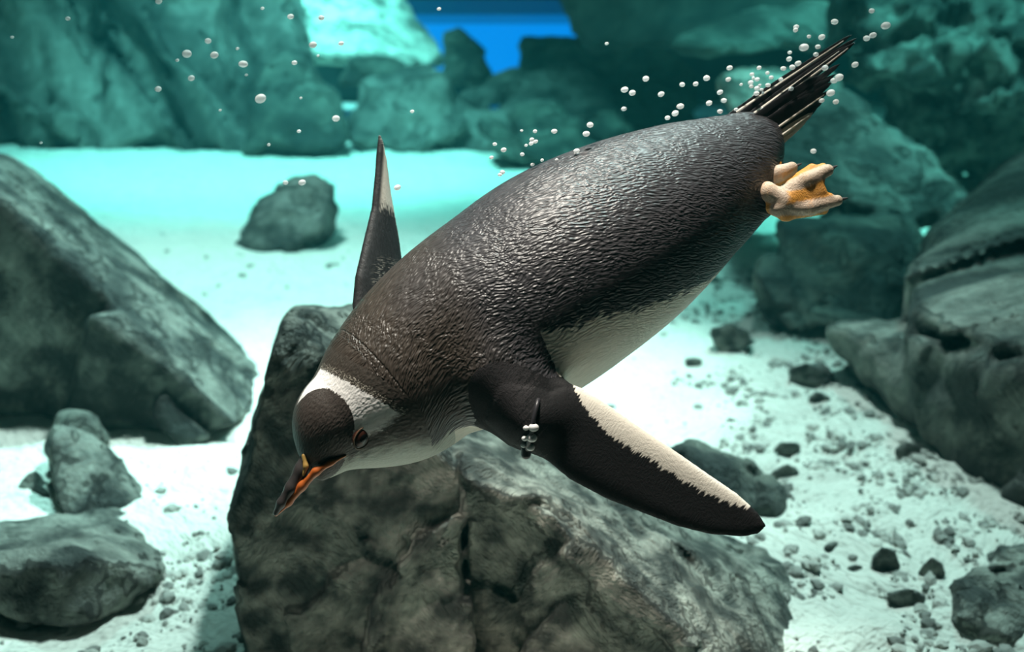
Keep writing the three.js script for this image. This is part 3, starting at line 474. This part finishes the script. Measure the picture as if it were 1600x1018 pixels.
// small organic shapes as joined cones
function blobs(list, k, cell) {
  const F = list.map(([a, b, ra, rb]) => cone(a, b, ra, rb)), box = new THREE.Box3(); list.forEach(([a, b, ra, rb]) => { const r = Math.max(ra, rb) + cell * 3; for (const p of [a, b]) { box.expandByPoint(p.clone().addScalar(r)); box.expandByPoint(p.clone().addScalar(-r)); } });
  return nets((x, y, z) => { let d = F[0](x, y, z); for (let i = 1; i < F.length; i++) d = smin(d, F[i](x, y, z), k); return d; }, null, box.min.toArray(), box.max.toArray(), cell, cell * 2 + k);
}
const std = (r, g, b, rough = 0.5, more = {}) => new THREE.MeshPhysicalMaterial({ color: new THREE.Color(r, g, b), roughness: rough, ...more });
{ // bill
  const bill = new THREE.Group(); bill.name = 'bill'; penguin.add(bill);
  const up = (x, y, z, r) => [pa(x, y, z), r * PX];
  const chain = (pts) => pts.slice(1).map((p, i) => [pts[i][0], p[0], pts[i][1], p[1]]);
  const u = mesh('upper_mandible', blobs(chain([up(487, 706, 1.112, 13), up(472, 734, 1.110, 11.5), up(455, 762, 1.108, 9), up(440, 785, 1.108, 6.5), up(431, 801, 1.110, 4.2)]), 0.004, 0.0011), std(0.055, 0.05, 0.05, 0.3), bill);
  u.userData.label = 'dark horn-coloured upper half of the bill';
  const l = mesh('lower_mandible', blobs(chain([up(540, 711, 1.100, 2), up(517, 722, 1.099, 4), up(494, 736, 1.1005, 5.6), up(472, 759, 1.105, 6.2), up(451, 784, 1.109, 5), up(431, 804, 1.111, 2.6)]), 0.004, 0.0011), std(0.55, 0.14, 0.03, 0.35), bill);
  l.userData.label = 'orange lower half and side of the bill';
  mesh('nostril_ridge', blobs(chain([up(475, 712, 1.1035, 4), up(478, 728, 1.1015, 3.5), up(474, 742, 1.1015, 2)]), 0.003, 0.0009), std(0.45, 0.28, 0.08, 0.35), bill);
}
{ // eye
  const c = hit(566, 683, bodyD), n = c.clone().sub(HC).normalize(), eye = new THREE.Group(); eye.name = 'eye'; eye.position.copy(c).addScaledVector(n, -0.0022); penguin.add(eye);
  const dir = V().addScaledVector(RIGHT, -0.5).addScaledVector(UP, -0.86); dir.addScaledVector(n, -dir.dot(n)).normalize();
  eye.quaternion.setFromRotationMatrix(new THREE.Matrix4().makeBasis(V().crossVectors(dir, n), dir, n));
  const ball = mesh('eyeball', new THREE.SphereGeometry(0.0082, 32, 24), std(0.05, 0.018, 0.012, 0.3), eye); ball.scale.set(0.95, 1.35, 0.75);
  const pup = mesh('pupil', new THREE.SphereGeometry(0.006, 24, 16), std(0.004, 0.004, 0.004, 0.25), eye); pup.position.z = 0.0012; pup.scale.set(0.9, 1.2, 0.95);
  const rim = mesh('eyelid', new THREE.TorusGeometry(0.0082, 0.0007, 10, 40), std(0.14, 0.08, 0.045, 0.5), eye); rim.position.z = 0.0032; rim.scale.set(0.95, 1.35, 1);
}
{ // tail: stiff narrow feathers
  const dark = std(0.03, 0.03, 0.034, 0.35), light = std(0.6, 0.57, 0.48, 0.4);
  const blade = (L, W) => { const g = new THREE.CylinderGeometry(1, 1, L, 10, 18); const p = g.attributes.position; for (let i = 0; i < p.count; i++) { const t = p.getY(i) / L + 0.5, w = W * (0.55 + 0.45 * Math.sin(Math.min(t, 0.5) * Math.PI)) * Math.pow(Math.max(1 - t, 0.0), 0.42) + 0.0003; p.setXYZ(i, p.getX(i) * w, t * L, p.getZ(i) * (0.0011 - 0.0006 * t)); } g.computeVertexNormals(); return g; };
  const FE = [[1150, 176, 1330, 55, 1.252, 9, 1], [1160, 178, 1338, 60, 1.248, 9, 0], [1168, 186, 1322, 72, 1.246, 9, 1], [1178, 190, 1336, 66, 1.243, 9, 1], [1180, 198, 1312, 100, 1.241, 10, 0], [1184, 206, 1305, 116, 1.240, 11, 0], [1186, 214, 1300, 128, 1.240, 11, 0], [1186, 220, 1295, 142, 1.241, 10, 1], [1184, 228, 1286, 158, 1.243, 10, 0], [1184, 234, 1276, 170, 1.245, 10, 1], [1182, 241, 1270, 176, 1.240, 11, 1], [1186, 247, 1260, 188, 1.241, 10, 1], [1170, 196, 1280, 118, 1.236, 12, 0], [1174, 212, 1268, 146, 1.236, 12, 0], [1172, 226, 1256, 170, 1.238, 12, 0]];
  FE.forEach(([x0, y0, x1, y1, z, w, shaft]) => {
    const a = pa(x0 - 14, y0 + 9, z), b = pa(x1, y1, z + 0.012), d = b.clone().sub(a), L = d.length(); d.normalize();
    const m = mesh('tail_feather', blade(L, w * PX * 1.1), y0 > 240 ? light : dark, penguin); if (y0 > 240) m.userData.label = 'short pale feather under the tail'; m.position.copy(a);
    const vw = EYEP.clone().sub(ORIGIN).sub(a).normalize(), zx = vw.addScaledVector(d, -vw.dot(d)).normalize(); zx.applyAxisAngle(d, 0.35 * (rnd() - 0.5) + 0.25); m.quaternion.setFromRotationMatrix(new THREE.Matrix4().makeBasis(V().crossVectors(d, zx), d, zx));
    if (shaft) { const g = new THREE.CylinderGeometry(0.0006, 0.0021, L * 0.86, 8, 6); g.translate(0, L * 0.5, 0.0013); const s = mesh('shaft', g, light, m); s.userData.label = 'pale feather shaft'; }
  });
}
{ // feet, trailing behind under the tail
  const skin = new THREE.MeshPhysicalMaterial({ vertexColors: true, roughness: 0.5, bumpMap: grainBump, bumpScale: 0.0006 });
  const foot = (toes, web, ankle, label) => {
    const c = (x, y, z, r) => [pa(x, y, z), r * PX];
    const list = []; for (const t of [...toes, ankle]) for (let i = 1; i < t.length; i++) { const a = c(...t[i - 1]), b = c(...t[i]); list.push([a[0], b[0], a[1], b[1]]); }
    const nToe = list.length; for (const t of web) { const a = c(...t.slice(0, 4)), b = c(...t.slice(4)); list.push([a[0], b[0], a[1], b[1]]); }
    const g = blobs(list, 0.0045, 0.0012), P = g.attributes.position, col = [], uv = [], F = list.map((l) => cone(...l));
    for (let i = 0; i < P.count; i++) {
      const x = P.getX(i), y = P.getY(i), z = P.getZ(i); let dt = 1e9, dw = 1e9; F.forEach((f, k) => { const d = f(x, y, z); if (k < nToe) dt = Math.min(dt, d); else dw = Math.min(dw, d); });
      const k = sstep(0.0008, 0.0026, dt + 0.0005 * noise(x * 300, y * 300, z * 300)), n = 1 + 0.14 * noise(x * 500, y * 500, z * 500) + 0.1 * noise(x * 160, y * 160, z * 160);
      col.push(lerp(0.58, 0.80, k) * n, lerp(0.45, 0.36, k) * n, lerp(0.34, 0.06, k) * n); uv.push(x * 30, y * 30);
    }
    g.setAttribute('color', new THREE.Float32BufferAttribute(col, 3)); g.setAttribute('uv', new THREE.Float32BufferAttribute(uv, 2));
    const m = mesh('foot', g, skin, penguin); m.userData.label = label;
    for (const t of toes) { const e = t[t.length - 1], b = t[t.length - 2], dx = e[0] - b[0], dy = e[1] - b[1], l = Math.hypot(dx, dy); mesh('claw', blobs([[pa(e[0] + dx / l * 7, e[1] + dy / l * 7, e[2]), pa(e[0] + dx / l * 17, e[1] + dy / l * 17, e[2] + 0.003), 3.5 * PX, 1.2 * PX]], 0.002, 0.0009), std(0.09, 0.08, 0.08, 0.4), m); }
  };
  foot([[[1228, 300, 1.203, 12], [1262, 281, 1.196, 11.5], [1293, 266, 1.196, 10]], [[1215, 324, 1.203, 13], [1265, 323, 1.197, 11.5], [1308, 313, 1.197, 9]]],
    [[1232, 304, 1.198, 7, 1282, 282, 1.195, 6], [1232, 309, 1.197, 7, 1283, 291, 1.195, 6], [1232, 314, 1.197, 7, 1286, 299, 1.195, 6], [1234, 318, 1.198, 7, 1296, 306, 1.196, 5], [1200, 322, 1.206, 10, 1230, 337, 1.204, 8], [1225, 337, 1.204, 8, 1288, 329, 1.202, 6], [1236, 288, 1.205, 8, 1268, 261, 1.204, 6], [1250, 275, 1.204, 6, 1286, 259, 1.203, 5]],
    [[1176, 300, 1.218, 13], [1198, 300, 1.204, 16], [1226, 312, 1.201, 14]], 'nearer webbed foot, orange web and pinkish toes');
  foot([[[1192, 284, 1.225, 10], [1218, 270, 1.220, 12], [1237, 262, 1.222, 10]]],
    [[1186, 276, 1.23, 7, 1204, 258, 1.231, 7], [1198, 262, 1.231, 7, 1216, 256, 1.231, 6], [1214, 286, 1.226, 7, 1242, 272, 1.226, 5]],
    [[1178, 292, 1.23, 14], [1198, 286, 1.226, 13]], 'farther webbed foot, toes curled up');
}
{ // identification band with beads round the root of the near flipper
  const band = new THREE.Group(); band.name = 'flipper_band'; penguin.add(band); band.userData.label = 'dark band with white beads round the flipper root';
  const top = hit(840, 628), p1 = hit(835, 650), p2 = hit(831, 672), p3 = hit(826, 692), tw = EYEP.clone().sub(ORIGIN).normalize(), out = (p, k) => p.clone().addScaledVector(tw.clone().sub(p.clone().multiplyScalar(0)).normalize(), k);
  const path = new THREE.CatmullRomCurve3([out(pa(842, 618, 1.11), -0.01), out(top, 0.0015), out(p1, 0.002), out(p2, 0.002), out(p3, 0.002), pa(822, 708, z1 - 0.006), pa(822, 712, z1 + 0.01)]);
  mesh('strap', new THREE.TubeGeometry(path, 60, 0.0022, 10), std(0.03, 0.03, 0.035, 0.4), band);
  const bead = (p, r, m, label) => { const b = mesh('bead', new THREE.SphereGeometry(r, 20, 14), m, band); b.position.copy(p); b.scale.set(1.05, 0.85, 0.9); if (label) b.userData.label = label; };
  const wm = std(0.78, 0.80, 0.80, 0.35), dm = std(0.02, 0.02, 0.022, 0.4);
  [[834, 667, 5.4], [831, 683, 5.6], [829, 698, 4.6]].forEach(([x, y, r]) => { bead(out(hit(x, y), 0.0025), r * 1.35 * PX, wm, 'white bead'); });
  [[822, 668, 3.6], [820, 684, 3.8], [818, 695, 3.4]].forEach(([x, y, r]) => { bead(out(hit(x, y), 0.002), r * 1.2 * PX, wm, 'white bead'); });
  const cyl = mesh('clasp', new THREE.CapsuleGeometry(7.5 * PX, 9 * PX, 6, 16), dm, band); cyl.position.copy(pa(822, 705, z1 - 0.012)); cyl.userData.label = 'black clasp';
}

// ------------------------------------------------------------------ air bubbles
{
  const geo = new THREE.SphereGeometry(1, 18, 12), mat = new THREE.MeshPhysicalMaterial({ color: new THREE.Color(0.98, 0.99, 0.99), roughness: 0.9, transmission: 0.5, thickness: 0, clearcoat: 1, clearcoatRoughness: 0.05 });
  const proto = new THREE.Mesh(geo, mat); proto.castShadow = proto.receiveShadow = true;
  const SETS = [
    ['white air bubble before the cliff at upper left', 'bubbles at upper left', 1.3, [[407, 154, 8], [292, 84, 7], [248, 2, 5], [106, 29, 3.5], [325, 64, 5], [335, 86, 6], [380, 100, 6], [299, 122, 5], [247, 139, 5], [454, 26, 4.5], [502, 28, 4.5], [489, 70, 5.5], [533, 68, 4], [460, 98, 4], [525, 185, 5.5], [467, 205, 3], [371, 76, 2.6], [277, 94, 2.6], [344, 172, 2.2], [420, 226, 2.6], [385, 117, 2.2], [470, 153, 2.2], [19, 58, 2.6], [64, 223, 2.2], [497, 87, 2.2], [410, 13, 2.6]]],
    ['white air bubble over the upper edge of the back', 'bubbles over the back', 1.17, [[922, 195, 5], [916, 209, 5], [815, 204, 2.2], [836, 205, 3.2], [866, 205, 4.2], [831, 218, 3.6], [830, 224, 3.4], [837, 221, 3.2], [822, 227, 2.6], [816, 241, 3.4], [787, 234, 4], [773, 225, 3], [768, 246, 3], [785, 269, 4], [781, 273, 3], [832, 257, 3], [901, 236, 4.5], [927, 247, 4], [847, 250, 2.6], [870, 250, 3]]],
    ['white air bubble in the line left of the tail base', 'bubbles left of the tail', 1.24, [[976, 140, 5], [988, 145, 5], [975, 170, 4], [1009, 123, 5], [1033, 147, 4.6], [1066, 132, 4.2], [1087, 131, 4.2], [1104, 122, 5], [1063, 166, 5], [1055, 177, 5], [1043, 184, 4], [1108, 161, 4.6], [1125, 144, 4.2], [1131, 157, 4.2], [1125, 174, 4], [1140, 106, 4.2], [1138, 124, 4], [1150, 171, 3]]],
    ['white air bubble in the swarm over the tail base', 'bubble swarm over the tail base', 1.25, [[1186, 106, 3.6], [1199, 114, 3.2], [1175, 116, 3.2], [1183, 124, 3.6], [1205, 121, 3.6], [1220, 124, 3.6], [1200, 133, 3.6], [1173, 129, 4], [1183, 138, 4.2], [1182, 146, 4.2], [1179, 150, 3], [1190, 140, 2.6], [1192, 145, 2.2], [1158, 132, 2.6], [1174, 135, 3.2], [1177, 122, 2.6], [1187, 133, 2.4]]],
    ['white air bubble along the long tail feathers', 'bubbles along the tail feathers', 1.235, [[1256, 74, 6.5], [1311, 121, 6.5], [1224, 107, 4], [1238, 105, 4.6], [1247, 99, 4.6], [1233, 92, 4.2], [1234, 82, 3.2], [1236, 139, 4], [1193, 171, 4], [1244, 42, 4], [1243, 47, 4], [1264, 57, 3.2], [1284, 58, 5], [1278, 73, 4], [1275, 85, 4], [1289, 106, 5], [1336, 101, 5], [1354, 60, 5], [1303, 126, 5], [1298, 145, 6], [1284, 157, 4], [1306, 159, 4.6], [1364, 55, 5], [1304, 34, 5], [1362, 17, 4.5]]],
  ];
  const ONE = [['white air bubble alone beside the raised far flipper', 621, 293, 5, 1.2], ['white air bubble alone between the tail and the feet', 1271, 236, 4.6, 1.24], ['largest white air bubble beyond the tail tip', 1384, 40, 6.5, 1.24], ['right one of two bubbles over the lone boulder', 472, 285, 5, 1.3], ['flat left one of two bubbles over the lone boulder', 446, 285, 4, 1.3], ['tiny air bubble alone up and right of the raised flipper tip', 644, 174, 2.8, 1.3], ['tiny air bubble alone at the top edge left of the blue window', 686, 14, 2.8, 1.3], ['tiny air bubble alone before the dark overhang right of the blue window', 948, 68, 2.6, 1.3]];
  const NTH = ['first', 'second', 'third', 'fourth', 'fifth', 'sixth', 'seventh', 'eighth', 'ninth', 'tenth', 'eleventh', 'twelfth', 'thirteenth', 'fourteenth', 'fifteenth', 'sixteenth', 'seventeenth', 'eighteenth', 'nineteenth', 'twentieth', 'twenty-first', 'twenty-second', 'twenty-third', 'twenty-fourth', 'twenty-fifth', 'twenty-sixth', 'twenty-seventh', 'twenty-eighth'];
  const add = (x, y, r, z, label, group) => {
    const b = proto.clone(); b.name = numbered('air_bubble'); const q = z + 0.02 * (rnd() - 0.5); b.position.copy(at(x, y, q)); const s = r * q / FOCAL; b.scale.set(s * (1.05 + 0.2 * rnd()), s * 0.88, s); b.rotation.z = 0.5 * rnd(); tag(b, label, 'bubble', group); scene.add(b);
  };
  for (const [label, group, z, list] of SETS) [...list].sort((a, b) => a[0] - b[0]).forEach(([x, y, r], k) => add(x, y, r, z, `${r > 4.4 ? 'larger' : r > 3 ? 'small' : 'tiny'} ${label.replace('tiny ', '').replace('round ', '')}, ${NTH[k]} from left`, group));
  for (const [label, x, y, r, z] of ONE) add(x, y, r, z, label);
}
renderer.render(scene, camera);
